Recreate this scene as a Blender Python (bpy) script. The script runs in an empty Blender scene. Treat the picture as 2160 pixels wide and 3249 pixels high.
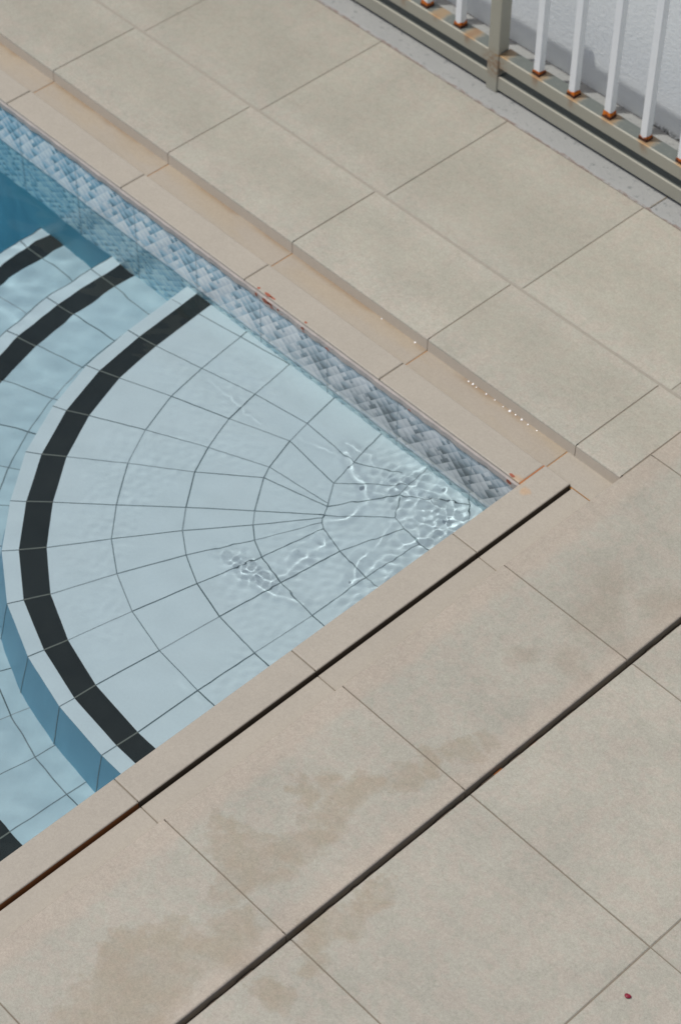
import bpy, bmesh, math, random
import numpy as np
random.seed(7)
C = bpy.context.scene.collection

# ------------------------------------------------------------------ measured layout (metres)
XJ0, PAV = -2.373, 0.6                 # first visible paver joint along the far side, paver length
YS, YM, YO, Y3 = 0.201, 0.566, 0.038, 1.132
ZL, ZC = -0.0315, -0.0454              # coping top, overflow channel floor (deck top = 0)
YLO, XLO = 0.102, 0.0985               # outer edges of the coping
XN, XO1, XO2, X4 = 0.196, 0.6455, 0.6625, 1.258
YN0, PN = -1.481, 0.604
ZW = -0.225                            # water level
Z1, Z2, Z3, ZF = -0.268, -0.488, -0.715, -1.25
PX0, PY0 = -5.2, -4.7                  # far corner of the pool

# ------------------------------------------------------------------ node helpers
def srgb(r, g, b):
    f = lambda c: c / 12.92 if c <= .04045 else ((c + .055) / 1.055) ** 2.4
    return (f(r / 255), f(g / 255), f(b / 255), 1)

class NT:
    def __init__(s, name):
        s.m = bpy.data.materials.new(name); s.m.use_nodes = True
        s.t = s.m.node_tree; s.t.nodes.clear()
        s.out = s.n('ShaderNodeOutputMaterial')
        s.tc = s.n('ShaderNodeTexCoord').outputs['Object']
    def n(s, k, **kw):
        x = s.t.nodes.new(k)
        for a, b in kw.items(): setattr(x, a, b)
        return x
    def l(s, a, b):
        if isinstance(a, (int, float, tuple, list)): b.default_value = a
        else: s.t.links.new(a, b)
    def math(s, op, a, b=0.0, c=0.0, clamp=False):
        x = s.n('ShaderNodeMath', operation=op, use_clamp=clamp)
        s.l(a, x.inputs[0]); s.l(b, x.inputs[1]); s.l(c, x.inputs[2]); return x.outputs[0]
    def vmath(s, op, a, b=(0, 0, 0)):
        x = s.n('ShaderNodeVectorMath', operation=op); s.l(a, x.inputs[0]); s.l(b, x.inputs[1])
        return x.outputs['Value'] if op in ('LENGTH', 'DOT_PRODUCT', 'DISTANCE') else x.outputs['Vector']
    def noise(s, scale, detail=3, rough=.55, vec=None, dist=0, col=False):
        x = s.n('ShaderNodeTexNoise'); s.l(vec or s.tc, x.inputs['Vector'])
        x.inputs['Scale'].default_value = scale; x.inputs['Detail'].default_value = detail
        x.inputs['Roughness'].default_value = rough; x.inputs['Distortion'].default_value = dist
        return x.outputs['Color' if col else 'Fac']
    def ss(s, v, a, b, lo=0.0, hi=1.0):
        x = s.n('ShaderNodeMapRange', interpolation_type='SMOOTHSTEP'); s.l(v, x.inputs[0])
        for i, q in zip((1, 2, 3, 4), (a, b, lo, hi)): s.l(q, x.inputs[i])
        return x.outputs[0]
    def mix(s, f, a, b, mode='MIX'):
        x = s.n('ShaderNodeMix', data_type='RGBA', blend_type=mode)
        s.l(f, x.inputs[0]); s.l(a, x.inputs[6]); s.l(b, x.inputs[7]); return x.outputs[2]
    def sep(s, v):
        x = s.n('ShaderNodeSeparateXYZ'); s.l(v, x.inputs[0]); return x.outputs
    def com(s, a, b, c):
        x = s.n('ShaderNodeCombineXYZ')
        for i, q in enumerate((a, b, c)): s.l(q, x.inputs[i])
        return x.outputs[0]
    def grey(s, v):
        return s.com(v, v, v)
    def bump(s, h, strength=.3, dist=.002):
        x = s.n('ShaderNodeBump'); x.inputs['Strength'].default_value = strength
        x.inputs['Distance'].default_value = dist; s.l(h, x.inputs['Height']); return x.outputs[0]
    def island(s):
        return s.n('ShaderNodeNewGeometry').outputs['Random Per Island']
    def pbr(s, col, rough=.6, normal=None, metal=0.0, spec=.5):
        p = s.n('ShaderNodeBsdfPrincipled'); s.l(col, p.inputs['Base Color']); s.l(rough, p.inputs['Roughness'])
        s.l(metal, p.inputs['Metallic']); s.l(spec, p.inputs['Specular IOR Level'])
        if normal: s.l(normal, p.inputs['Normal'])
        s.l(p.outputs[0], s.out.inputs[0]); return s.m
    def blobs(s, pts, warp=.05, wscale=9):
        """union of soft discs with a ragged edge; pts = (x, y, radius)"""
        w = s.vmath('SUBTRACT', s.noise(wscale, 5, .6, col=True), (.5, .5, .5))
        x = s.n('ShaderNodeVectorMath', operation='SCALE'); s.l(w, x.inputs[0]); x.inputs['Scale'].default_value = warp * 2
        q = s.vmath('MULTIPLY', s.vmath('ADD', s.tc, x.outputs[0]), (1, 1, 0))
        f = None
        for px, py, r in pts:
            d = s.math('SUBTRACT', 1.0, s.math('DIVIDE', s.vmath('DISTANCE', q, (px, py, 0)), r))
            f = d if f is None else s.math('SMOOTH_MAX', f, d, .25)
        return f

def speckle(t, amp=.1):
    """mottling of a matt porcelain paver: patches, 1-3 cm mottles and fine grain"""
    a = t.noise(5, 4, .6); b = t.noise(45, 4, .65); c = t.noise(130, 3, .7); d = t.noise(330, 2, .7)
    v = t.math('ADD', t.math('MULTIPLY', t.math('SUBTRACT', a, .5), .55), t.math('MULTIPLY', t.math('SUBTRACT', b, .5), .6))
    v = t.math('ADD', v, t.math('MULTIPLY', t.math('SUBTRACT', c, .5), 1.1))
    v = t.math('ADD', v, t.math('MULTIPLY', t.math('SUBTRACT', d, .5), 1.2))
    return t.math('MULTIPLY_ADD', v, amp * 2.4, 1.0), c

STAINS = [(.33, -1.37, .055), (.40, -1.40, .085), (.47, -1.40, .085), (.46, -1.30, .065), (.465, -1.22, .065), (.475, -1.14, .06), (.485, -1.06, .055),
          (.51, -.97, .055), (.525, -.89, .055), (.39, -1.10, .045), (.37, -1.17, .04), (.535, -.80, .042), (.55, -.72, .042),
          (.40, -1.81, .045), (.44, -1.76, .07), (.50, -1.70, .085), (.54, -1.60, .075), (.56, -1.53, .06), (.47, -1.86, .09), (.53, -1.80, .09), (.50, -1.95, .11),
          (.56, -1.90, .09), (.46, -1.50, .045), (.72, -1.25, .06), (.73, -1.33, .065), (.71, -1.40, .05), (.74, -1.47, .04), (.71, -1.60, .05)]
SMUDGE = [(.50, -.22, .13), (.44, -.13, .11), (.56, -.36, .08), (.46, -.46, .06), (.60, -.05, .10)]

def m_stone():
    t = NT('matt_beige_porcelain'); mul, fine = speckle(t, .21)
    isl = t.island()
    base = t.mix(t.noise(2.3, 3), srgb(157, 155, 142), srgb(160, 155, 141))
    base = t.mix(t.ss(t.noise(4.1, 5, .62, dist=.4), .42, .72, 0, .6), base, srgb(148, 145, 132))
    hue = t.ss(t.noise(21, 5, .65, dist=.3), .46, .56)
    base = t.mix(t.math('MULTIPLY', hue, .35), base, srgb(166, 153, 140))
    hue2 = t.ss(t.noise(34, 5, .7), .54, .62)
    base = t.mix(t.math('MULTIPLY', hue2, .3), base, srgb(144, 145, 128))
    # smoother pinkish nosing bands along both long edges of the near row
    x = t.sep(t.tc)[0]
    wob = t.math('MULTIPLY_ADD', t.noise(14, 4), .05, -.025); xx = t.math('ADD', x, wob)
    b1 = t.math('MULTIPLY', t.ss(xx, .19, .195), t.ss(xx, .245, .285, 1, 0))
    b2 = t.math('MULTIPLY', t.ss(xx, .575, .625), t.ss(x, .655, .656, 1, 0))
    base = t.mix(t.math('MULTIPLY', t.math('MAXIMUM', b1, b2), .65), base, srgb(166, 154, 139))
    # far rows: worn paler borders beside the step and the long seam, darker trodden middles
    y = t.sep(t.tc)[1]; yw = t.math('ADD', y, t.math('MULTIPLY_ADD', t.noise(9, 5, .65), .12, -.06))
    far = t.ss(x, .19, .195, 1, 0)
    mid = t.math('MULTIPLY', t.ss(yw, .25, .36), t.ss(yw, .46, .56, 1, 0))
    mid = t.math('MAXIMUM', mid, t.math('MULTIPLY', t.ss(yw, .60, .70), t.ss(yw, .85, 1.06, 1, 0)))
    base = t.mix(t.math('MULTIPLY', t.math('MULTIPLY', mid, far), .4), base, srgb(145, 142, 127))
    st = t.blobs(STAINS, .15, 6)
    sm = t.ss(t.math('ADD', t.blobs(SMUDGE, .1, 5), t.math('MULTIPLY_ADD', t.noise(16, 5, .7), .6, -.3)), 0, .8)
    base = t.mix(t.math('MULTIPLY', sm, .42), base, srgb(138, 128, 112))
    f = t.math('MULTIPLY', t.ss(t.math('MULTIPLY_ADD', t.noise(24, 6, .72), .8, t.math('SUBTRACT', st, .38)), -.1, .55), t.ss(t.noise(10, 4, .6), .3, .62, .5, 1.0))
    base = t.mix(t.math('MULTIPLY', f, .46), base, srgb(137, 122, 98))
    rim = t.math('MULTIPLY', t.ss(st, .0, .1), t.ss(st, .1, .28, 1, 0))
    base = t.mix(t.math('MULTIPLY', rim, .12), base, srgb(134, 121, 100))
    sp = t.ss(t.noise(11, 5, .7), .70, .80)
    base = t.mix(t.math('MULTIPLY', sp, .25), base, srgb(146, 124, 102))
    base = t.mix(1.0, base, t.grey(t.math('MULTIPLY', mul, t.math('MULTIPLY_ADD', isl, .13, .935))), 'MULTIPLY')
    return t.pbr(base, t.math('MULTIPLY_ADD', fine, .2, .5), t.bump(fine, .22, .0015), spec=.4)

def m_lip():
    t = NT('pinkish_coping_stone'); mul, fine = speckle(t, .11)
    base = t.mix(t.noise(3, 4), srgb(163, 155, 141), srgb(160, 153, 140))
    base = t.mix(t.math('MULTIPLY', t.ss(t.blobs([(-.02, -.005, .03), (.03, -.012, .022), (-.0, .01, .016)], .02, 30), 0, .7), .35), base, srgb(190, 140, 80))
    sp = t.ss(t.noise(60, 3, .7), .73, .78)
    base = t.mix(t.math('MULTIPLY', sp, .3), base, srgb(140, 112, 88))
    base = t.mix(1.0, base, t.grey(t.math('MULTIPLY', mul, t.math('MULTIPLY_ADD', t.island(), .05, .975))), 'MULTIPLY')
    return t.pbr(base, .55, t.bump(fine, .15, .001), spec=.4)

def m_channel():
    """channel floor with ochre scale where water lies"""
    t = NT('ochre_stained_channel'); mul, fine = speckle(t, .11)
    base = t.mix(t.noise(3, 4), srgb(161, 151, 136), srgb(157, 148, 133))
    v = t.vmath('MULTIPLY', t.tc, (1, 3, 1))
    o = t.ss(t.noise(3.2, 5, .6, vec=v), .42, .62)
    y = t.sep(t.tc)[1]; near = t.ss(y, .10, .15)
    base = t.mix(t.math('MULTIPLY', o, t.math('MULTIPLY', near, .42)), base, srgb(162, 147, 122))
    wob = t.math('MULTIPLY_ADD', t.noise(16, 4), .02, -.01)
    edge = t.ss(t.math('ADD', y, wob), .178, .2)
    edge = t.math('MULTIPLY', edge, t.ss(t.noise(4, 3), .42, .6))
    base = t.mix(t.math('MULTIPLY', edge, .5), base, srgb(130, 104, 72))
    base = t.mix(1.0, base, t.grey(mul), 'MULTIPLY')
    return t.pbr(base, t.math('MULTIPLY_ADD', t.noise(6, 3), .4, .2), t.bump(fine, .1, .001))

def m_flat(name, c, rough=.7, var=.12, scale=40, metal=0.0, b=.15):
    t = NT(name); n = t.noise(scale, 5, .65)
    col = t.mix(1.0, c, t.grey(t.math('MULTIPLY_ADD', n, 2 * var, 1 - var)), 'MULTIPLY')
    return t.pbr(col, rough, t.bump(n, b, .001), metal)

def m_edge():
    """pink grout bead under the coping, with red chips"""
    t = NT('pink_grout_bead'); n = t.noise(90, 3)
    base = t.mix(n, srgb(172, 162, 153), srgb(180, 171, 163))
    v = t.vmath('MULTIPLY', t.tc, (1, 1, 1.6))
    chips = t.ss(t.noise(26, 3, .5, vec=v), .66, .68)
    x = t.sep(t.tc)[0]
    chips = t.math('MULTIPLY', chips, t.math('MULTIPLY', t.ss(x, -1.25, -1.1), .95))
    base = t.mix(chips, base, srgb(168, 92, 70))
    return t.pbr(base, .7, t.bump(n, .3, .002))

def m_mosaic():
    """sheets of printed diamonds, one print per 0.305 m sheet"""
    t = NT('diamond_mosaic_tile')
    x, y, z = t.sep(t.tc)
    h = t.math('ADD', x, y)                        # the wall runs along x or along y
    zz = t.math('ADD', z, .07)
    hx = t.math('SUBTRACT', h, -2.322)             # a sheet joint
    def cells(N, seed):
        s = .305 / N
        u = t.math('DIVIDE', t.math('ADD', hx, zz), s); v = t.math('DIVIDE', t.math('SUBTRACT', hx, zz), s)
        fu, fv = t.math('FLOOR', u), t.math('FLOOR', v)
        a = t.math('SUBTRACT', fu, fv); b = t.math('FLOORED_MODULO', t.math('ADD', fu, fv), 2.0 * N)
        w = t.n('ShaderNodeTexWhiteNoise', noise_dimensions='3D'); t.l(t.com(a, b, seed), w.inputs['Vector'])
        return w.outputs['Value'], w.outputs['Color'], t.math('FRACT', u), t.math('FRACT', v)
    r1, c1, u1, v1 = cells(8, 1.5)
    r2, c2, u2, v2 = cells(4, 7.5)
    r3, c3, u3, v3 = cells(16, 3.5)
    k = t.ss(r2, .80, .81)
    val = t.mix(k, t.grey(r1), t.grey(t.sep(c2)[1]))
    val = t.sep(t.mix(t.math('MULTIPLY', t.ss(t.sep(c1)[2], .72, .73), t.math('SUBTRACT', 1.0, k)), val, t.grey(r3)))[0]
    # each square is printed with its own ramp, light at one edge and darker at the other
    tri = t.math('MULTIPLY', t.math('GREATER_THAN', u1, v1), .14)
    grad = t.math('ADD', t.math('MULTIPLY', t.math('SUBTRACT', u1, v1), .26), t.math('SUBTRACT', tri, .07))
    val = t.math('ADD', t.math('MULTIPLY_ADD', val, .78, .11), grad)
    r = t.n('ShaderNodeValToRGB'); e = r.color_ramp.elements
    e[0].position = 0.0; e[0].color = srgb(104, 136, 148); e[1].position = 1.0; e[1].color = srgb(228, 233, 230)
    for p, c in ((.2, srgb(138, 174, 190)), (.42, srgb(170, 201, 212)), (.55, srgb(194, 207, 212)), (.75, srgb(214, 222, 222))):
        q = e.new(p); q.color = c
    t.l(val, r.inputs[0]); col = r.outputs[0]
    # dark deposit above the water line towards the corner
    dirt = t.math('MULTIPLY', t.ss(h, -1.35, -.5), t.ss(t.noise(9, 4), .25, .5))
    band = t.math('MULTIPLY', t.ss(z, -.225, -.205), t.ss(z, -.15, -.08, 1, 0))
    lum = t.ss(val, .2, .8, 1.0, .35)
    col = t.mix(t.math('MULTIPLY', t.math('MULTIPLY', dirt, band), t.math('MULTIPLY', lum, .75)), col, srgb(84, 92, 90))
    hs = t.n('ShaderNodeHueSaturation'); t.l(col, hs.inputs['Color']); t.l(t.ss(h, -1.7, -.5, 1.0, .45), hs.inputs['Saturation']); t.l(t.ss(h, -1.5, -.3, 1.04, .86), hs.inputs['Value'])
    col = hs.outputs[0]
    uw_bright = t.mix(1.0, col, (1.25, 1.5, 1.55, 1), 'MULTIPLY')          # missing underwater light painted in below the water line
    col = t.mix(t.ss(z, -.240, -.230, .75, 0), col, uw_bright)
    f = t.math('FRACT', t.math('DIVIDE', hx, .305))
    j = t.math('MAXIMUM', t.ss(f, .006, .012, 1, 0), t.ss(f, .988, .994))
    j = t.math('MULTIPLY', j, t.ss(t.noise(18, 2), .3, .5, .12, .55))
    col = t.mix(j, col, srgb(110, 124, 130))
    scum = t.math('MULTIPLY', t.ss(t.math('ABSOLUTE', t.math('ADD', z, t.math('MULTIPLY_ADD', t.noise(22, 3), .012, .207))), .002, .008, 1, 0), .5)
    col = t.mix(scum, col, srgb(214, 214, 206))
    gl = t.noise(60, 3)
    col = t.mix(1.0, col, t.grey(t.math('MULTIPLY_ADD', gl, .24, .88)), 'MULTIPLY')
    return t.pbr(col, .22, t.bump(gl, .1, .001))

def m_pooltile(name, c1, c2, rough=.35):
    t = NT(name); n = t.noise(4, 4, .6); g = t.noise(120, 3, .7)
    col = t.mix(n, c1, c2); col = t.mix(1.0, col, t.grey(t.math('MULTIPLY_ADD', g, .1, .95)), 'MULTIPLY')
    return t.pbr(col, rough, t.bump(g, .08, .001), spec=.08)   # glaze hardly shines under water

def m_concrete():
    t = NT('rough_grey_concrete'); a = t.noise(6, 5, .65); b = t.noise(45, 5, .7); c = t.noise(160, 3)
    col = t.mix(a, srgb(140, 142, 139), srgb(158, 158, 154))
    col = t.mix(t.math('MULTIPLY', t.ss(b, .56, .68), .7), col, srgb(104, 108, 107))
    y = t.sep(t.tc)[1]; yy = t.math('ADD', y, t.math('MULTIPLY_ADD', t.noise(20, 5, .7), .03, -.015))
    seam = t.math('MULTIPLY', t.ss(yy, 1.138, 1.142, 1, 0), t.ss(t.noise(25, 4, .7), .35, .6, .1, .9))
    col = t.mix(seam, col, srgb(124, 108, 98))
    return t.pbr(col, .85, t.bump(t.math('ADD', b, t.math('MULTIPLY', c, .4)), .6, .006))

def m_wall():
    t = NT('white_stucco'); a = t.noise(9, 5, .6); b = t.noise(60, 5, .65)
    v = t.n('ShaderNodeTexVoronoi'); v.inputs['Scale'].default_value = 95; t.l(t.tc, v.inputs['Vector'])
    col = t.mix(a, srgb(228, 232, 232), srgb(236, 239, 238))
    z = t.sep(t.tc)[2]; x = t.sep(t.tc)[0]
    g = t.math('MULTIPLY', t.ss(t.math('ADD', z, t.math('MULTIPLY', t.noise(30, 5, .7), .06)), .03, .06, 1, 0), t.ss(x, -.86, -.76))
    col = t.mix(t.math('MULTIPLY', g, t.ss(b, .42, .55)), col, srgb(62, 64, 60))
    s = t.ss(t.noise(26, 2, .4), .77, .79); col = t.mix(t.math('MULTIPLY', s, .5), col, srgb(120, 126, 122))
    hh = t.math('ADD', t.math('MULTIPLY', b, 1.0), t.math('MULTIPLY', t.ss(v.outputs['Distance'], 0, .5), .12))
    return t.pbr(col, .8, t.bump(hh, .38, .006))

def m_rail():
    t = NT('weathered_beige_metal'); t.tc = t.n('ShaderNodeNewGeometry').outputs['Position']; a = t.noise(7, 4, .6); b = t.noise(70, 5, .7)
    col = t.mix(a, srgb(160, 158, 143), srgb(172, 169, 154))
    s = t.ss(b, .62, .72); col = t.mix(t.math('MULTIPLY', s, .3), col, srgb(128, 112, 92))
    x, y, z = t.sep(t.tc)
    # brown run-off around the post joint and rust halos at the feet of the bars
    pj = t.ss(t.vmath('DISTANCE', t.tc, (-1.285, 1.21, .11)), .02, .075, 1, 0)
    col = t.mix(t.math('MULTIPLY', pj, t.ss(b, .38, .6, .1, .75)), col, srgb(140, 110, 82))
    m = t.math('PINGPONG', t.math('SUBTRACT', x, -1.1), .0775)
    top = t.math('MULTIPLY', t.ss(z, .146, .15), t.ss(t.math('ADD', m, t.math('MULTIPLY', b, .03)), .028, .055, 1, 0))
    top = t.math('MULTIPLY', top, t.ss(z, .153, .155, .85, 0))
    col = t.mix(t.math('MULTIPLY', top, .8), col, srgb(168, 124, 62))
    run = t.math('MULTIPLY', t.ss(t.math('ADD', m, t.math('MULTIPLY', t.noise(26, 4, .7), .05)), .026, .046, 1, 0), t.math('MULTIPLY', t.ss(z, .10, .15), t.ss(z, .153, .155, 1, 0)))
    run = t.math('MULTIPLY', run, t.ss(t.noise(5, 2), .45, .6))
    col = t.mix(t.math('MULTIPLY', run, .6), col, srgb(146, 102, 62))
    # the tops of the two low rails are greyer, except along the front edge
    up = t.math('MAXIMUM', t.math('MULTIPLY', t.ss(z, .1485, .1495), t.ss(z, .16, .161, 1, 0)), t.math('MULTIPLY', t.ss(z, .0635, .0645), t.ss(z, .067, .068, 1, 0)))
    up = t.math('MULTIPLY', t.math('MULTIPLY', up, t.ss(y, 1.2195, 1.2215)), t.math('SUBTRACT', 1.0, t.math('MULTIPLY', top, .75)))
    col = t.mix(t.math('MULTIPLY', up, t.ss(b, .2, .5, .75, .95)), col, srgb(96, 102, 98))
    return t.pbr(col, t.math('MULTIPLY_ADD', b, .2, .36), t.bump(b, .12, .001), .15)

def m_rust():
    t = NT('orange_rust'); b = t.noise(95, 4, .7); a = t.noise(60, 3)
    z = t.sep(t.tc)[2]
    d = t.ss(t.math('ADD', z, t.math('MULTIPLY_ADD', a, .02, -.01)), .158, .166, 1, 0)
    col = t.mix(t.ss(b, .4, .6), srgb(214, 118, 22), srgb(176, 84, 20))
    col = t.mix(t.math('MULTIPLY', d, .93), col, srgb(44, 24, 18))
    return t.pbr(col, .9, t.bump(b, .8, .004))

def m_water():
    t = NT('clear_pool_water')
    p = t.n('ShaderNodeBsdfGlass'); p.inputs['IOR'].default_value = 1.33; p.inputs['Roughness'].default_value = 0.0; p.inputs['Color'].default_value = (.93, .98, 1, 1)
    t.l(p.outputs[0], t.out.inputs[0])
    return t.m

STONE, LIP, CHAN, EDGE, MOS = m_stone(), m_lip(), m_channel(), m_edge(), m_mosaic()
LITFACE = m_flat('light_painted_paver_face', srgb(196, 186, 170), .7, .08, 40)  # step face lightened in colour to make up for weak fill light
GROUT = m_flat('brown_grey_grout', srgb(122, 113, 98), .9, .25, 60)
PALE = m_flat('pale_grout', srgb(146, 140, 127), .8, .2, 60)
OCHRE = m_flat('ochre_grout', srgb(170, 118, 58), .8, .3, 50)
ORANGE = m_flat('rusty_orange_grout', srgb(168, 104, 58), .8, .3, 60)
DIRT = m_flat('dark_wet_dirt', srgb(70, 58, 44), .8, .5, 30)
RUSTDIRT = m_flat('rust_brown_dirt', srgb(124, 72, 26), .8, .5, 14)
TREAD = m_pooltile('pale_blue_tread_tile', srgb(212, 226, 227), srgb(219, 230, 230))
BLUE = m_pooltile('mid_blue_tile', srgb(122, 176, 200), srgb(132, 186, 208))
DEEP = m_pooltile('blue_wall_tile', srgb(96, 170, 192), srgb(108, 180, 200))
DEPTHTINT = m_pooltile('depth_tinted_tread_tile', srgb(184, 207, 211), srgb(194, 213, 216))  # tread tile with the tint of deeper water put into its colour
BLACK = m_pooltile('black_nosing_tile', srgb(26, 32, 30), srgb(56, 61, 58), .5)
TGROUT = m_flat('grey_green_pool_grout', srgb(92, 108, 110), .9, .3, 30)
TGROUT2 = m_flat('worn_pool_grout', srgb(124, 138, 140), .9, .3, 30)
TGROUT3 = m_flat('pale_pool_grout', srgb(152, 164, 166), .9, .25, 30)
LINES = [TGROUT, TGROUT, TGROUT2, TGROUT2, TGROUT2, TGROUT3]
BGROUT = m_flat('grey_stripe_grout', srgb(116, 120, 110), .9, .3, 30)
CONC, STUCCO, RAIL, RUST, WATER = m_concrete(), m_wall(), m_rail(), m_rust(), m_water()
WHITE = m_flat('white_gloss_paint', srgb(236, 238, 237), .35, .05, 30)
GROUND = m_flat('dull_paving_beyond', srgb(150, 146, 136), .8, .15, 3)
RED = m_flat('dark_red_skin', srgb(124, 24, 44), .35, .2, 200)

# ------------------------------------------------------------------ mesh helpers
class MB:
    def __init__(s): s.v, s.f, s.mi, s.mats = [], [], [], []
    def mat(s, m):
        if m not in s.mats: s.mats.append(m)
        return s.mats.index(m)
    def face(s, pts, m):
        b = len(s.v); s.v += [tuple(p) for p in pts]; s.f.append(tuple(range(b, b + len(pts)))); s.mi.append(s.mat(m))
    def slab(s, x0, x1, y0, y1, z1, z0, m, b=.002, seg=1, side=None, ex=1.0, ey=1.0):
        """box with eased top edges (its own mesh island)"""
        k = s.mat(m); ks = s.mat(side) if side else k; base = len(s.v); rings = []
        prof = [(0, z0), (0, z1 - b)] + [(b - b * math.cos(a), z1 - b + b * math.sin(a)) for a in [math.pi / 2 * (i + 1) / seg for i in range(seg)]]
        for d, z in prof:
            rings.append(len(s.v)); dx, dy = d * ex, d * ey; s.v += [(x0 + dx, y0 + dy, z), (x1 - dx, y0 + dy, z), (x1 - dx, y1 - dy, z), (x0 + dx, y1 - dy, z)]
        for i in range(len(rings) - 1):
            for j in range(4):
                a, c = rings[i], rings[i + 1]
                s.f.append((a + j, a + (j + 1) % 4, c + (j + 1) % 4, c + j)); s.mi.append(ks if i == 0 else k)
        r = rings[-1]; s.f.append((r, r + 1, r + 2, r + 3)); s.mi.append(k)
        s.f.append((base + 3, base + 2, base + 1, base)); s.mi.append(ks)
    def strip(s, P, w, z, m):
        """flat ribbon along a polyline"""
        for (x0, y0), (x1, y1) in zip(P[:-1], P[1:]):
            L = math.hypot(x1 - x0, y1 - y0)
            if L < 1e-6: continue
            nx, ny = -(y1 - y0) / L * w / 2, (x1 - x0) / L * w / 2
            s.face([(x0 - nx, y0 - ny, z), (x1 - nx, y1 - ny, z), (x1 + nx, y1 + ny, z), (x0 + nx, y0 + ny, z)], m)
    def build(s, name, parent=None, smooth=False):
        me = bpy.data.meshes.new(name); me.from_pydata(s.v, [], s.f)
        for m in s.mats: me.materials.append(m)
        me.polygons.foreach_set('material_index', s.mi)
        if smooth: me.polygons.foreach_set('use_smooth', [True] * len(me.polygons))
        me.update(); o = bpy.data.objects.new(name, me); C.objects.link(o)
        if parent: o.parent = parent
        o.cycles.is_caustics_receiver = True
        return o
def tag(o, label=None, cat=None, group=None, kind=None):
    for k, v in (('label', label), ('category', cat), ('group', group), ('kind', kind)):
        if v: o[k] = v
    return o
def empty(name, loc=(0, 0, 0)):
    o = bpy.data.objects.new(name, None); o.location = loc; C.objects.link(o); return o
def kid(o, p):
    """parent o (built in world space) to an empty standing at p.location"""
    o.parent = p
    for v in o.data.vertices: v.co.x -= p.location.x; v.co.y -= p.location.y; v.co.z -= p.location.z
    return o

# ------------------------------------------------------------------ deck paving
G = .0013                                # half a joint
d = MB()
rr = lambda a: random.uniform(-a, a)
def pv(x0, x1, y0, y1, b=.0016, z=0.0, seg=1):
    d.slab(x0 + G, x1 - G, y0 + G, y1 - G, z + rr(.0006), -.05, STONE, b, seg)
# far side, first and second rows
xs = [XJ0 + PAV * i for i in range(-6, 5)]
for a, b in zip(xs[:-1], xs[1:]): d.slab(a + G, b - G, YS, YM - .003, rr(.0005), ZC - .02, STONE, .006, 3, LITFACE, ex=.2)
d.slab(xs[-1] + G, XN - G, YS, YM - .003, 0, ZC - .02, STONE, .006, 3, LITFACE, ex=.2)
xs2 = [x + YO for x in xs]
for a, b in zip(xs2[:-1], xs2[1:]): pv(a, b, YM + .003, Y3)
pv(xs2[-1], XN, YM + .003, Y3)
# near side rows
ys = [YN0 + PN * i for i in range(-6, 4)] + [Y3]
for a, b in zip(ys[:-1], ys[1:]):
    d.slab(XN, XO1, a + G, b - G, rr(.0005), ZC - .03, STONE, .006, 3, ey=.2)
    d.slab(XO2, X4 - G, a + G, b - G, rr(.0005), -.05, STONE, .003, ey=.4)
    pv(X4, X4 + .6, a, b); pv(X4 + .6, X4 + 1.2, a, b); pv(X4 + 1.2, X4 + 1.8, a, b)
# joint beds
def sheet(x0, x1, y0, y1, z, m): d.face([(x0, y0, z), (x1, y0, z), (x1, y1, z), (x0, y1, z)], m)
sheet(xs[0], XN + .002, YS + .012, Y3, -.0020, GROUT)
sheet(XN + .012, XO1 - .012, ys[0], Y3, -.0020, GROUT)
sheet(XO2 + .006, X4 + 1.8, ys[0], Y3, -.0020, GROUT)
sheet(xs[0], XN, YM - .009, YM + .009, -.0012, PALE)
deck = d.build('pool_deck'); tag(deck, 'beige stone paving around the pool corner with thin joints and tan stains', 'paving', kind='structure')
g = MB()                                 # bed of the open expansion joint
g.face([(XO1 - .002, ys[0], -.034), (XO2 + .002, ys[0], -.034), (XO2 + .002, Y3, -.034), (XO1 - .002, Y3, -.034)], DIRT)
for i in range(60):                      # debris lying in it
    y = random.uniform(-2.3, 1.0); L = random.uniform(.008, .05); z = random.uniform(-.03, -.022)
    g.slab(XO1 + .002, XO2 - .003, y, y + L, z, -.036, random.choice([DIRT, DIRT, DIRT, RUSTDIRT]), .003)
tag(g.build('expansion_joint'), 'dark open joint between two rows of beige paving', 'joint', kind='structure')

# ------------------------------------------------------------------ ground and concrete strip
g = MB(); zg = -.06; R = 60
for x0, x1, y0, y1 in ((-R, PX0 - .3, -R, R), (X4 + 1.8, R, -R, R), (PX0 - .3, X4 + 1.8, 1.9, R), (PX0 - .3, X4 + 1.8, -R, ys[0])):
    g.face([(x0, y0, zg), (x1, y0, zg), (x1, y1, zg), (x0, y1, zg)], GROUND)
g.face([(PX0 - .3, ys[0], zg), (xs[0], ys[0], zg), (xs[0], 1.9, zg), (PX0 - .3, 1.9, zg)], GROUND) if PX0 - .3 < xs[0] else None
tag(g.build('ground'), kind='structure')
g = MB(); n = 260; X0, X1 = -6.0, 3.06
for i in range(n):
    a, b = X0 + (X1 - X0) * i / n, X0 + (X1 - X0) * (i + 1) / n
    g.face([(a, Y3 + .001, -.002), (b, Y3 + .001, -.002), (b, Y3 + .014, .0005), (a, Y3 + .014, .0005)], CONC)
    g.face([(a, Y3 + .014, .0005), (b, Y3 + .014, .0005), (b, 1.47, .002), (a, 1.47, .002)], CONC)
for x in (-3.0, -.52, 1.6): g.strip([(x, Y3 + .01), (x + .01, 1.46)], .004, .0032, GROUT)
tag(g.build('kerb_strip'), 'rough grey concrete strip under the metal fence', 'kerb', kind='structure')

# ------------------------------------------------------------------ swimming pool
pool = empty('swimming_pool')
tag(pool, 'pale blue tiled pool corner with curved black striped steps under clear water', 'pool')
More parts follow.
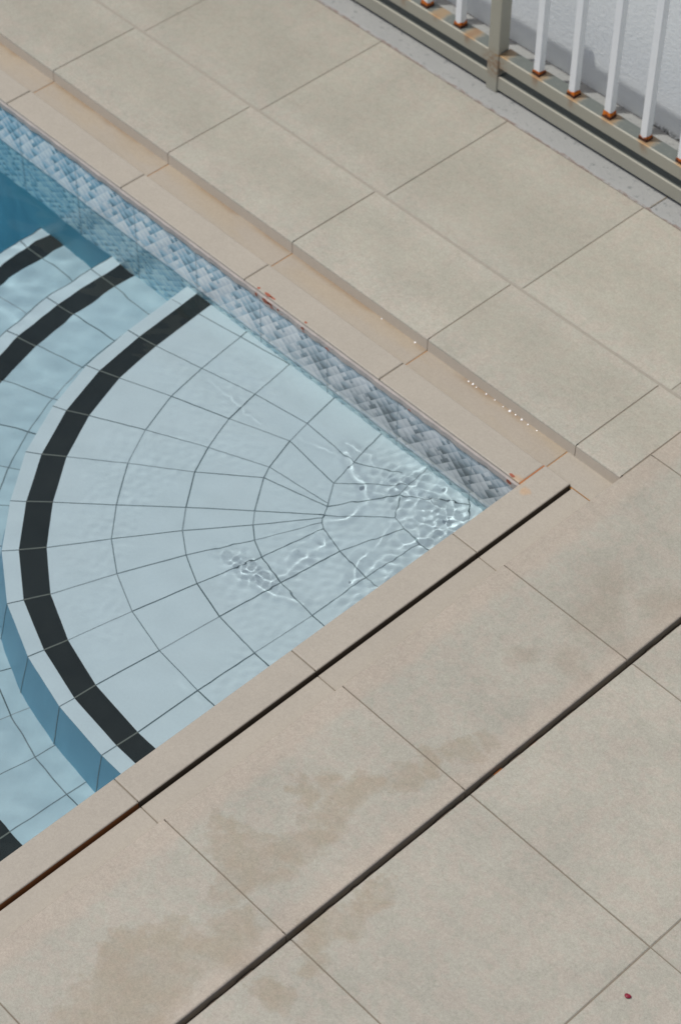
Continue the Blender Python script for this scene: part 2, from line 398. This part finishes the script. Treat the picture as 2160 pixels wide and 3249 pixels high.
# coping and channel
lip = MB(); xl = [XJ0 + PAV * i for i in range(-5, 4)] + [0.0]
for a, b in zip(xl[:-1], xl[1:]): lip.slab(a + .0015, b - .0015, 0.0, YLO, ZL + rr(.0004), -.0705, LIP, .004, 2)
lip.face([(xl[0], .004, ZL - .003), (-.001, .004, ZL - .003), (-.001, YLO - .004, ZL - .003), (xl[0], YLO - .004, ZL - .003)], GROUT)
lip.face([(-.002, -.0005, ZL - .0014), (.002, -.0005, ZL - .0014), (.002, YLO, ZL - .0014), (-.002, YLO, ZL - .0014)], ORANGE)
lip.build('coping_edge', pool)
lip = MB(); yl = [YN0 + PN * i for i in range(-5, 3)] + [.106]
for a, b in zip(yl[:-1], yl[1:]): lip.slab(.0015, XLO, a + .0012, b - .0012, ZL + rr(.0004), -.10, LIP, .004, 3, RUSTDIRT if b < -1.2 else DIRT)
lip.face([(.006, yl[0], ZL - .0022), (XLO - .006, yl[0], ZL - .0022), (XLO - .006, .1, ZL - .0022), (.006, .1, ZL - .0022)], GROUT)
lip.build('coping_edge', pool)
ch = MB(); ZS = ZC - .004
for a, b in zip(xl[:-1], xl[1:]): ch.slab(a + G, b - G, YLO + .002, YS + .004, ZC, -.09, CHAN, .0015)
ch.slab(.0 + G, XN + .004, YLO + .006, YS + .004, ZC, -.09, LIP, .0015)
ch.face([(xl[0], YLO, ZC - .0022), (XN, YLO, ZC - .0022), (XN, YS + .003, ZC - .0022), (xl[0], YS + .003, ZC - .0022)], OCHRE)
ch.build('overflow_channel', pool)
ch = MB(); SL = .0075
for a, b in zip(yl[:-1], yl[1:]): ch.slab(XLO + SL, XN + .004, a + G, b - G, ZC, -.10, LIP, .002)
ch.face([(XLO + SL + .003, yl[0], ZC - .0022), (XN, yl[0], ZC - .0022), (XN, .106, ZC - .0022), (XLO + SL + .003, .106, ZC - .0022)], GROUT)
for a, b, m in ((yl[0], -1.62, RUSTDIRT), (-1.62, .106, DIRT)):
    ch.face([(XLO - .001, a, -.085), (XLO + SL + .001, a, -.085), (XLO + SL + .001, b, -.085), (XLO - .001, b, -.085)], m)
for i in range(26):
    y = random.uniform(-2.1, .08); L = random.uniform(.01, .06)
    ch.slab(XLO + .001, XLO + SL - .001, y, min(y + L, .1), random.uniform(-.078, -.066), -.086, random.choice([DIRT, DIRT, RUSTDIRT]), .002)
ch.build('overflow_channel', pool)
# bead of grout under the far coping, slightly proud and uneven
bd = MB(); N = 900; zt, zb = ZL - .006, -.071
pts = []
for i in range(N + 1):
    x = PX0 + (0 - PX0) * i / N
    w = .002 * math.sin(x * 37) + .0015 * math.sin(x * 91 + 1) + rr(.0012)
    pts.append([(x, -.0005, zt), (x, -.0045 + w * .3, zt - .006), (x, -.005 + w * .4, zb + .01 + w), (x, -.0006, zb + w)])
for a, b in zip(pts[:-1], pts[1:]):
    for j in range(3): bd.face([a[j], b[j], b[j + 1], a[j + 1]], EDGE)
CHIP = m_flat('red_brown_patch', srgb(150, 84, 62), .8, .3, 80)
for x, w_, h_ in ((-1.112, .014, .012), (-1.070, .034, .013), (-1.048, .026, .010), (-1.012, .010, .008), (-.90, .012, .009), (-.035, .022, .012)):
    P = [(x + w_ / 2 * math.cos(a) * random.uniform(.7, 1.1), -.0062, ZL - .012 - h_ * .5 + h_ * .7 * math.sin(a) * random.uniform(.7, 1.1)) for a in [2 * math.pi * k / 9 for k in range(9)]]
    bd.face(P, CHIP)
    Q = [(px, .012 * (pz - (ZL - .03)) / .018 - .002, ZL + .0006) for px, _, pz in P]
    bd.face([(px * 1.0, max(-.002, min(.012, py)), pz) for px, py, pz in Q], CHIP) if w_ > .011 else None
bd.build('grout_bead', pool)
# walls
def wall_parts(along_x):
    P = (lambda h, z: (h, 0.0, z)) if along_x else (lambda h, z: (0.0, h, z))
    L = PX0 if along_x else PY0
    def q(z0, z1, name, m):
        b = MB(); c = [P(L, z0), P(0, z0), P(0, z1), P(L, z1)]
        b.face(c if along_x else c[::-1], m); return b.build(name, pool)
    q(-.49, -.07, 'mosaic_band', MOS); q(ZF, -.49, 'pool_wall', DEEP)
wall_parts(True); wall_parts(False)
b = MB(); b.face([(PX0, PY0, ZF), (PX0, 0, ZF), (PX0, 0, -.03), (PX0, PY0, -.03)], DEEP); b.build('pool_wall', pool)
b = MB(); b.face([(0, PY0, ZF), (PX0, PY0, ZF), (PX0, PY0, -.03), (0, PY0, -.03)], DEEP); b.build('pool_wall', pool)
b = MB(); b.face([(PX0, PY0, ZF), (0, PY0, ZF), (0, 0, ZF), (PX0, 0, ZF)], DEEP); b.build('pool_floor', pool)
# rim on the two sides outside the picture
b = MB(); b.slab(PX0 - .3, PX0 - .001, PY0 - .3, 1.13, -.002, -.09, STONE, .003); b.slab(PX0, .0, PY0 - .3, PY0 - .001, -.002, -.09, STONE, .003)
b.build('coping_edge', pool)

# steps: tile courses measured on the treads
S_OUT = [(-1.46, 0), (-1.431, -.271), (-1.396, -.467), (-1.327, -.654), (-1.231, -.833), (-1.104, -.989), (-.966, -1.126), (-.798, -1.235), (-.608, -1.309), (-.414, -1.352), (-.21, -1.37), (0, -1.374)]
S_BO = [(-1.413, 0), (-1.384, -.265), (-1.35, -.453), (-1.284, -.636), (-1.19, -.805), (-1.069, -.957), (-.935, -1.088), (-.777, -1.193), (-.596, -1.262), (-.408, -1.305), (-.207, -1.321), (0, -1.323)]
S_BI = [(-1.343, 0), (-1.316, -.252), (-1.283, -.427), (-1.219, -.599), (-1.131, -.757), (-1.014, -.901), (-.888, -1.024), (-.742, -1.124), (-.578, -1.191), (-.403, -1.234), (-.202, -1.252), (0, -1.253)]
A1 = [(-1.17, 0), (-1.165, -.03), (-1.142, -.212), (-1.112, -.362), (-1.056, -.513), (-.985, -.64), (-.879, -.771), (-.786, -.866), (-.672, -.939), (-.535, -.996), (-.376, -1.03), (-.199, -1.043), (0, -1.045)]
A2 = [(-.969, 0), (-.944, -.167), (-.919, -.296), (-.871, -.421), (-.822, -.517), (-.732, -.628), (-.67, -.695), (-.591, -.748), (-.489, -.796), (-.354, -.828), (-.19, -.843), (0, -.846)]
A3 = [(-.766, 0), (-.742, -.135), (-.724, -.223), (-.686, -.341), (-.665, -.382), (-.585, -.49), (-.547, -.53), (-.5, -.566), (-.438, -.594), (-.329, -.619), (-.18, -.635), (0, -.638)]
A4 = [(-.558, 0), (-.529, -.144), (-.508, -.245), (-.459, -.312), (-.452, -.322), (-.434, -.35), (-.43, -.363), (-.418, -.377), (-.397, -.389), (-.301, -.414), (-.179, -.428), (0, -.43)]
A5 = [(-.362, 0), (-.353, -.089), (-.339, -.133), (-.286, -.207), (-.237, -.217), (-.166, -.225), (0, -.228)]
RAYS = [[(-1.446, -.076), (-1.343, -.058), (-1.165, -.03), (-.969, 0)]]
for i in range(1, 11):
    RAYS.append([S_OUT[i], S_BO[i], S_BI[i], A1[i + 1], A2[i], A3[i], A4[i]])
RAYS[2].append((-.419, -.07)) if False else None
RAYS[1].append((-.40, -.068)); RAYS[2].append((-.353, -.089)); RAYS[4] += [(-.339, -.133), (-.171, -.01)]
RAYS[5].append((-.286, -.207)); RAYS[9].append((-.237, -.217)); RAYS[10].append((-.166, -.228))
RAYS.append([(-.286, -.207), (-.17, -.05), (-.171, -.01)]) if False else None
CEN = (-.2, -.09)
ANG = [180 + 6.72 * k for k in range(14)]
def arc(r):
    P = [(CEN[0] + r * math.cos(math.radians(a)), CEN[1] + 1.018 * r * math.sin(math.radians(a))) for a in ANG if a < 269]
    P += [(CEN[0], CEN[1] - 1.018 * r)]
    return [(P[0][0], 0.0)] + P + [(0.0, P[-1][1])]
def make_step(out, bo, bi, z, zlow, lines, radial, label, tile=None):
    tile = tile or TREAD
    foot = lambda p: (CEN[0] + (p[0] - CEN[0]) * 1.026, CEN[1] + (p[1] - CEN[1]) * 1.026) if p[0] < -1e-6 and p[1] < -1e-6 else ((p[0], CEN[1] + (p[1] - CEN[1]) * 1.026) if p[0] > -1e-6 else (CEN[0] + (p[0] - CEN[0]) * 1.026, p[1]))   # battered riser
    s = MB()
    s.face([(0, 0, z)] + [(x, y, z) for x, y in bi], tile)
    for k in range(len(out) - 1):
        s.face([(*out[k], z), (*out[k + 1], z), (*bo[k + 1], z), (*bo[k], z)], TREAD)
        s.face([(*foot(out[k]), zlow), (*foot(out[k + 1]), zlow), (*out[k + 1], z - .002), (*out[k], z - .002)], BLUE)
        s.face([(*out[k], z - .002), (*out[k + 1], z - .002), (*out[k + 1], z), (*out[k], z)], TGROUT)
    for k_, P in enumerate(lines + radial):
        for q0, q1 in zip(P[:-1], P[1:]): s.strip([q0, q1], random.uniform(.0028, .0042), z + .0006 + .0003 * (k_ < len(lines)), random.choice(LINES))
    for k in range(1, len(out) - 1):                    # open joints between the riser tiles
        (xa, ya), (xb, yb) = out[k], foot(out[k]); L = math.hypot(xa - CEN[0], ya - CEN[1]); ux, uy = (xa - CEN[0]) / L, (ya - CEN[1]) / L
        tx, ty = -uy * .0016, ux * .0016
        s.face([(xb + ux * .001 - tx, yb + uy * .001 - ty, zlow), (xb + ux * .001 + tx, yb + uy * .001 + ty, zlow), (xa + ux * .001 + tx, ya + uy * .001 + ty, z - .004), (xa + ux * .001 - tx, ya + uy * .001 - ty, z - .004)], random.choice(LINES))
    o = s.build('step', pool); o['label'] = label
    b = MB()
    for k in range(len(out) - 1):
        b.face([(*bo[k], z + .0012), (*bo[k + 1], z + .0012), (*bi[k + 1], z + .0012), (*bi[k], z + .0012)], BLACK)
    for k in range(1, len(out) - 1): b.strip([bo[k], bi[k]], .0042, z + .0022, BGROUT)
    b.build('black_stripe', o)
    return o
make_step(S_OUT, S_BO, S_BI, Z1, Z2, [A1, A2, A3, A4, A5, [(-.19, 0), (-.171, -.01), (-.145, -.04), (-.10, -.09), (0, -.1)]], RAYS, 'uppermost step, a broad fan of pale tiles')
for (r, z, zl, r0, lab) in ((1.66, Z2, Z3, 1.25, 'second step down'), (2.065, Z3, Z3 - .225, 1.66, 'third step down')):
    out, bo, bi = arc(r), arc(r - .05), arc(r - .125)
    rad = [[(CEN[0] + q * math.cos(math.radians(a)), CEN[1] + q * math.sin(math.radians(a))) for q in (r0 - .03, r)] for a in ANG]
    make_step(out, bo, bi, z, zl, [arc(r0 + .10), arc(r - .002)], rad, lab, DEPTHTINT)

# ------------------------------------------------------------------ water
def lin(a, b, n): return np.linspace(a, b, n, endpoint=False)
gx = np.concatenate([lin(PX0 - .002, -2.7, 50), lin(-2.7, -1.0, 240), np.linspace(-1.0, .003, 380)])
gy = np.concatenate([lin(PY0 - .002, -1.8, 60), lin(-1.8, -1.0, 110), np.linspace(-1.0, .003, 380)])
XX, YY = np.meshgrid(gx, gy, indexing='ij')
rng = np.random.default_rng(4)
def waves(n, l0, l1, slope, spread=math.pi, mean=0.8):
    h = np.zeros_like(XX)
    for _ in range(n):
        lam = math.exp(rng.uniform(math.log(l0), math.log(l1))); k = 2 * math.pi / lam; a = mean + rng.uniform(-spread, spread)
        # gently bent wave fronts
        ph = k * (math.cos(a) * XX + math.sin(a) * YY) + .8 * np.sin(2.1 * XX * math.sin(a) - 2.3 * YY * math.cos(a) + rng.uniform(0, 6)) + rng.uniform(0, 6.3)
        h += slope / k / math.sqrt(n) * np.sin(ph)
    return h
def blob(x, y, r, ry=None, ang=0.0):
    c, s = math.cos(ang), math.sin(ang); ry = ry or r
    u = (XX - x) * c + (YY - y) * s; v = -(XX - x) * s + (YY - y) * c
    return np.exp(-(u / r) ** 2 - (v / ry) ** 2)
mask = .95 * blob(-.13, -.13, .17) + .8 * blob(-.33, -.09, .16, .09) + .8 * blob(-.13, -.42, .07, .16) + .95 * blob(-.44, -.66, .085, .04, .15) + .5 * blob(-.36, -.53, .05, .14)
mask = np.clip(mask, 0, 1.25)
top = np.clip((1.2 - np.hypot(XX + .2, YY + .1)) / .2, 0, 1)
patch = np.clip(.5 + waves(8, .3, .7, 6.0) * 3, 0, 1)
hgt = waves(9, .5, 1.4, .016) + waves(14, .14, .4, .022) + waves(18, .06, .14, 1.0) * (.020 + .05 * mask) + waves(26, .024, .05, 1.0) * (.002 + .21 * mask + .03 * top * patch) + waves(24, .018, .032, 1.0) * .38 * (blob(-.44, -.66, .07, .03, .15) + .5 * blob(-.19, -.14, .09) + .4 * blob(-.37, -.12, .06))
# narrow wave crests that focus the sun into bright threads on the shallow top step
CRESTS = [
[(-0.348, -0.646), (-0.349, -0.528), (-0.356, -0.427), (-0.397, -0.385)] ,
[(-0.192, -0.479), (-0.235, -0.394), (-0.252, -0.291), (-0.279, -0.221)] ,
[(-0.38, -0.229), (-0.435, -0.186), (-0.508, -0.161), (-0.571, -0.137)] ,
[(-0.389, -0.213), (-0.385, -0.145), (-0.375, -0.083), (-0.373, 0.015)] ,
[(-0.371, -0.087), (-0.307, -0.087), (-0.224, -0.087), (-0.141, -0.081)] ,
[(-0.139, -0.079), (-0.167, -0.162), (-0.191, -0.262), (-0.195, -0.363), (-0.189, -0.469)] ,
[(-1.085, -0.235), (-0.986, -0.232), (-0.882, -0.244), (-0.839, -0.238)] ,
[(-0.711, -0.195), (-0.629, -0.173), (-0.547, -0.151), (-0.483, -0.122)] ,
[(-0.265, -1.058), (-0.206, -1.061), (-0.161, -1.061)] ,
[(-0.489, -0.654), (-0.447, -0.657), (-0.397, -0.651), (-0.352, -0.639)] ,
[(-0.413, -0.365), (-0.382, -0.307), (-0.389, -0.213)] ,
[(-0.425, -0.124), (-0.516, -0.091), (-0.599, -0.102)] ,
[(-0.227, -0.622), (-0.301, -0.655), (-0.359, -0.669)] ,
[(-0.319, -0.011), (-0.243, -0.032), (-0.143, -0.075)] ,
[(-0.283, -0.225), (-0.252, -0.167), (-0.224, -0.087)] ,
]
def crest(P, amp, w):
    Q = []
    for (x0, y0), (x1, y1) in zip(P[:-1], P[1:]):
        n = max(2, int(math.hypot(x1 - x0, y1 - y0) / .02))
        Q += [(x0 + (x1 - x0) * k / n + rng.normal(0, .0035), y0 + (y1 - y0) * k / n + rng.normal(0, .0035)) for k in range(n)]
    Q.append(P[-1]); N = len(Q); h = np.zeros_like(XX)
    for k in range(N - 1):
        (x0, y0), (x1, y1) = Q[k], Q[k + 1]; dx, dy = x1 - x0, y1 - y0; L2 = dx * dx + dy * dy + 1e-9
        x0 -= .008; y0 -= .0085                       # the sun comes in at a slant
        sel = (np.abs(XX - x0) < .09) & (np.abs(YY - y0) < .09)
        X, Y = XX[sel], YY[sel]; t = np.clip(((X - x0) * dx + (Y - y0) * dy) / L2, 0, 1)
        d2 = (X - x0 - t * dx) ** 2 + (Y - y0 - t * dy) ** 2
        u = (k + t) / (N - 1)
        h[sel] = np.maximum(h[sel], amp * (.35 + .65 * np.sin(math.pi * np.clip(u, .06, .94)) ** .7) * np.exp(-d2 / (w * w)))
    return h
ridge = np.zeros_like(XX)
for i_, P in enumerate(CRESTS):
    w_ = rng.uniform(.008, .0145); ridge += crest(P, .0030 * (w_ / .011) ** 2 * (1 if i_ not in (6, 7, 8) else .5), w_)
ridge *= np.clip(.75 + 9 * waves(10, .05, .15, 4.0), .15, 1.25)
ZZ = ZW + hgt + ridge
ni, nj = XX.shape
co = np.stack([XX, YY, ZZ], -1).reshape(-1, 3)
i, j = np.meshgrid(np.arange(ni - 1), np.arange(nj - 1), indexing='ij')
q = np.stack([i * nj + j, (i + 1) * nj + j, (i + 1) * nj + j + 1, i * nj + j + 1], -1).reshape(-1, 4)
faces = q.tolist()
me = bpy.data.meshes.new('water'); me.from_pydata(co.tolist(), [], faces); me.materials.append(WATER)
me.polygons.foreach_set('use_smooth', [True] * len(faces)); me.update()
water = bpy.data.objects.new('water', me); C.objects.link(water); tag(water, 'clear rippled pool water with bright caustic lines', 'water', kind='structure')
water.cycles.is_caustics_caster = True

# ------------------------------------------------------------------ fence and wall
FX, FY = -1.29, 1.2375
fence = empty('metal_fence', (FX, FY, 0.0))
tag(fence, 'beige metal fence with two low rails and white bars on rusted feet', 'fence')
def rail(name, y0, y1, z0, z1, segs, m, b=.004):
    for a, c in segs:
        s = MB(); n = 3; prof = []
        for cx, cy, a0 in ((y1 - b, z1 - b, 0), (y0 + b, z1 - b, 90), (y0 + b, z0 + b, 180), (y1 - b, z0 + b, 270)):
            for k in range(n + 1): t = math.radians(a0 + 90 * k / n); prof.append((cx + b * math.cos(t), cy + b * math.sin(t)))
        L = len(prof)
        for k in range(L):
            p, q_ = prof[k], prof[(k + 1) % L]; s.face([(a, *p), (a, *q_), (c, *q_), (c, *p)], m)
        s.face([(a, *p) for p in prof], m); s.face([(c, *p) for p in prof[::-1]], m)
        kid(s.build(name), fence)
def upright(name, x, y, w, z0, z1, m, b=.003, parent=None):
    s = MB(); prof = []
    h = w / 2
    for cx, cy, a0 in ((x + h - b, y + h - b, 0), (x - h + b, y + h - b, 90), (x - h + b, y - h + b, 180), (x + h - b, y - h + b, 270)):
        for k in range(4): t = math.radians(a0 + 30 * k); prof.append((cx + b * math.cos(t), cy + b * math.sin(t)))
    L = len(prof)
    for k in range(L):
        p, q_ = prof[k], prof[(k + 1) % L]; s.face([(*p, z0), (*q_, z0), (*q_, z1), (*p, z1)], m)
    s.face([(*p, z1) for p in prof], m); s.face([(*p, z0) for p in prof[::-1]], m)
    return s.build(name)
posts = [-3.15, -1.29, .57, 2.43]
pw = .05
gaps = [(-4.99, posts[0] - pw / 2)] + [(a + pw / 2, b - pw / 2) for a, b in zip(posts[:-1], posts[1:])] + [(posts[-1] + pw / 2, 3.05)]
gaps = [(a - .003, b + .003) for a, b in gaps]
rail('bottom_rail', 1.215, 1.262, .012, .066, gaps, RAIL)
rail('bottom_rail', 1.215, 1.272, .100, .151, gaps, RAIL)
rail('top_rail', 1.226, 1.252, .856, .880, gaps, RAIL)
for x in posts: kid(upright('post', x, 1.2355, pw, .0025, .90, RAIL, .004), fence)
bars = []
for a, c in zip([-4.99] + posts, posts + [3.05]):
    n_ = max(1, round((c - a) / .155) - 1)
    if abs(a + 1.29) < .01: bx = [-1.112 + .1545 * k for k in range(12) if -1.112 + .1545 * k < c - .07]
    elif abs(c + 1.29) < .01: bx = [-1.472 - .158 * k for k in range(12) if -1.472 - .158 * k > a + .07]
    else: bx = [a + (c - a) * (k + 1) / (n_ + 1) for k in range(n_)]
    bars += bx
for x in bars:
    b_ = kid(upright('bar', x, 1.2415, .0265, .1505, .858, WHITE, .002), fence)
    s = MB(); w, z0, z1 = .0295, .151, random.uniform(.164, .180)            # flaking rusted foot, ragged upper rim
    ring = [(-1, -1), (0, -1), (1, -1), (1, 0), (1, 1), (0, 1), (-1, 1), (-1, 0)]
    lo = [(x + (w / 2 + .0025 + rr(.0015)) * p, 1.2415 + (w / 2 + .0025 + rr(.0015)) * q_, z0) for p, q_ in ring]
    mid = [(x + (w / 2 + .001) * p, 1.2415 + (w / 2 + .001) * q_, z0 + .010) for p, q_ in ring]
    hi = [(x + (w / 2 - .0008) * p, 1.2415 + (w / 2 - .0008) * q_, z1 + rr(.006)) for p, q_ in ring]
    for A, B in ((lo, mid), (mid, hi)):
        for k in range(8): s.face([A[k], A[(k + 1) % 8], B[(k + 1) % 8], B[k]], RUST)
    o = s.build('rusted_foot'); kid(o, fence); o.parent = b_
w = MB(); n = 1
w.slab(-6.0, 3.06, 1.465, 1.66, 2.3, -.06, STUCCO, .01, 2)
tag(w.build('stucco_wall'), 'white rough plastered wall with a grimy foot behind the fence', 'wall')

# ------------------------------------------------------------------ small things
p = MB(); n = 14; rad = .0085
rings = []
for k in range(7):
    t = -math.pi / 2 + math.pi * k / 6
    rings.append([(rad * math.cos(t) * math.cos(a) * (1 + .18 * math.cos(a)), rad * .72 * math.cos(t) * math.sin(a) * (1 + .1 * math.sin(3 * a)), .0035 + .0035 * math.sin(t)) for a in [2 * math.pi * i_ / n for i_ in range(n)]])
for A, B in zip(rings[:-1], rings[1:]):
    for k in range(n): p.face([A[k], A[(k + 1) % n], B[(k + 1) % n], B[k]], RED)
o = p.build('fallen_berry', smooth=True); o.location = (1.307, -1.015, 0.0004); o.rotation_euler = (0, 0, .4)
tag(o, 'tiny dark red berry lying on the beige paving', 'berry')

GLINT = m_flat('painted_glint_bead', (.9, .92, .93, 1), .12, .02, 200)  # near-white colour paints in the sun glint on the drops
def dome(rad):
    p = MB(); n = 12; rings = [[(rad * math.cos(t) * math.cos(2 * math.pi * i / n), rad * math.cos(t) * math.sin(2 * math.pi * i / n), rad * .8 * math.sin(t)) for i in range(n)] for t in (0, .4, .8, 1.15, 1.5)]
    for A, B in zip(rings[:-1], rings[1:]):
        for k in range(n): p.face([A[k], A[(k + 1) % n], B[(k + 1) % n], B[k]], GLINT)
    p.face(rings[-1], GLINT); return p.build('glint_drop', smooth=True)
first = None
for x, dy, sc_ in ((-.395, 0, .9), (-.378, .001, 1.1), (-.362, -.001, .7), (-.322, 0, .9), (-.288, .001, .7), (-.252, -.001, .7), (-.226, 0, 1.35), (-.204, .001, .8), (-.178, 0, 1.1), (-.152, -.001, .8), (-.118, 0, .6), (-.766, 0, .8), (-.622, .001, 1)):
    o = first.copy() if first else dome(.0032)
    if first: C.objects.link(o)
    first = first or o
    o.location = (x, YS - .004 + dy, ZC); o.scale = (sc_,) * 3
    tag(o, 'tiny water drop, its glint painted white, in the wet channel at the foot of the raised paving', 'water drop', 'water drops with painted glints along the overflow channel')

# ------------------------------------------------------------------ light, camera
EL, AZ = math.radians(69.5), math.atan2(.728, .686)         # the sun's rays run towards +x +y
sun = bpy.data.lights.new('sun', 'SUN'); sun.energy = 3.1; sun.angle = math.radians(.53); sun.color = (1, .978, .94)
so = bpy.data.objects.new('sun', sun); C.objects.link(so)
from mathutils import Vector, Euler
so.rotation_euler = Vector((math.cos(EL) * math.cos(AZ), math.cos(EL) * math.sin(AZ), -math.sin(EL))).to_track_quat('-Z', 'Y').to_euler()
sun.cycles.is_caustics_light = True
W = bpy.data.worlds.new('World'); bpy.context.scene.world = W; W.use_nodes = True
nt = W.node_tree; sk = nt.nodes.new('ShaderNodeTexSky'); sk.sky_type = 'NISHITA'; sk.sun_disc = False
sk.sun_elevation = EL; sk.sun_rotation = math.atan2(-.686, -.728); sk.air_density = .75; sk.dust_density = 3; sk.ozone_density = .6
nt.links.new(sk.outputs[0], nt.nodes['Background'].inputs[0]); nt.nodes['Background'].inputs[1].default_value = .135
cam = bpy.data.cameras.new('camera'); co_ = bpy.data.objects.new('camera', cam); C.objects.link(co_)
co_.location = (2.6919, -3.2614, 4.5199); co_.rotation_euler = Euler((.73127, -.0049, .81549), 'XYZ')
cam.sensor_fit = 'VERTICAL'; cam.sensor_height = 36; cam.sensor_width = 24; cam.lens = 6.93284 / 3.249 * 36
cam.clip_start = .05; cam.clip_end = 300
cam.dof.use_dof = True; cam.dof.focus_distance = 5.5; cam.dof.aperture_fstop = 3.6
sc = bpy.context.scene; sc.camera = co_
sc.view_settings.view_transform = 'Standard'; sc.view_settings.look = 'None'; sc.view_settings.gamma = 1; sc.view_settings.exposure = -.31
cy = sc.cycles; cy.use_denoising = True; cy.denoising_prefilter = 'ACCURATE'; cy.use_adaptive_sampling = False; cy.caustics_refractive = True; cy.caustics_reflective = False; cy.max_bounces = 10; cy.transmission_bounces = 8
cy.blur_glossy = .0; cy.sample_clamp_indirect = 1.5
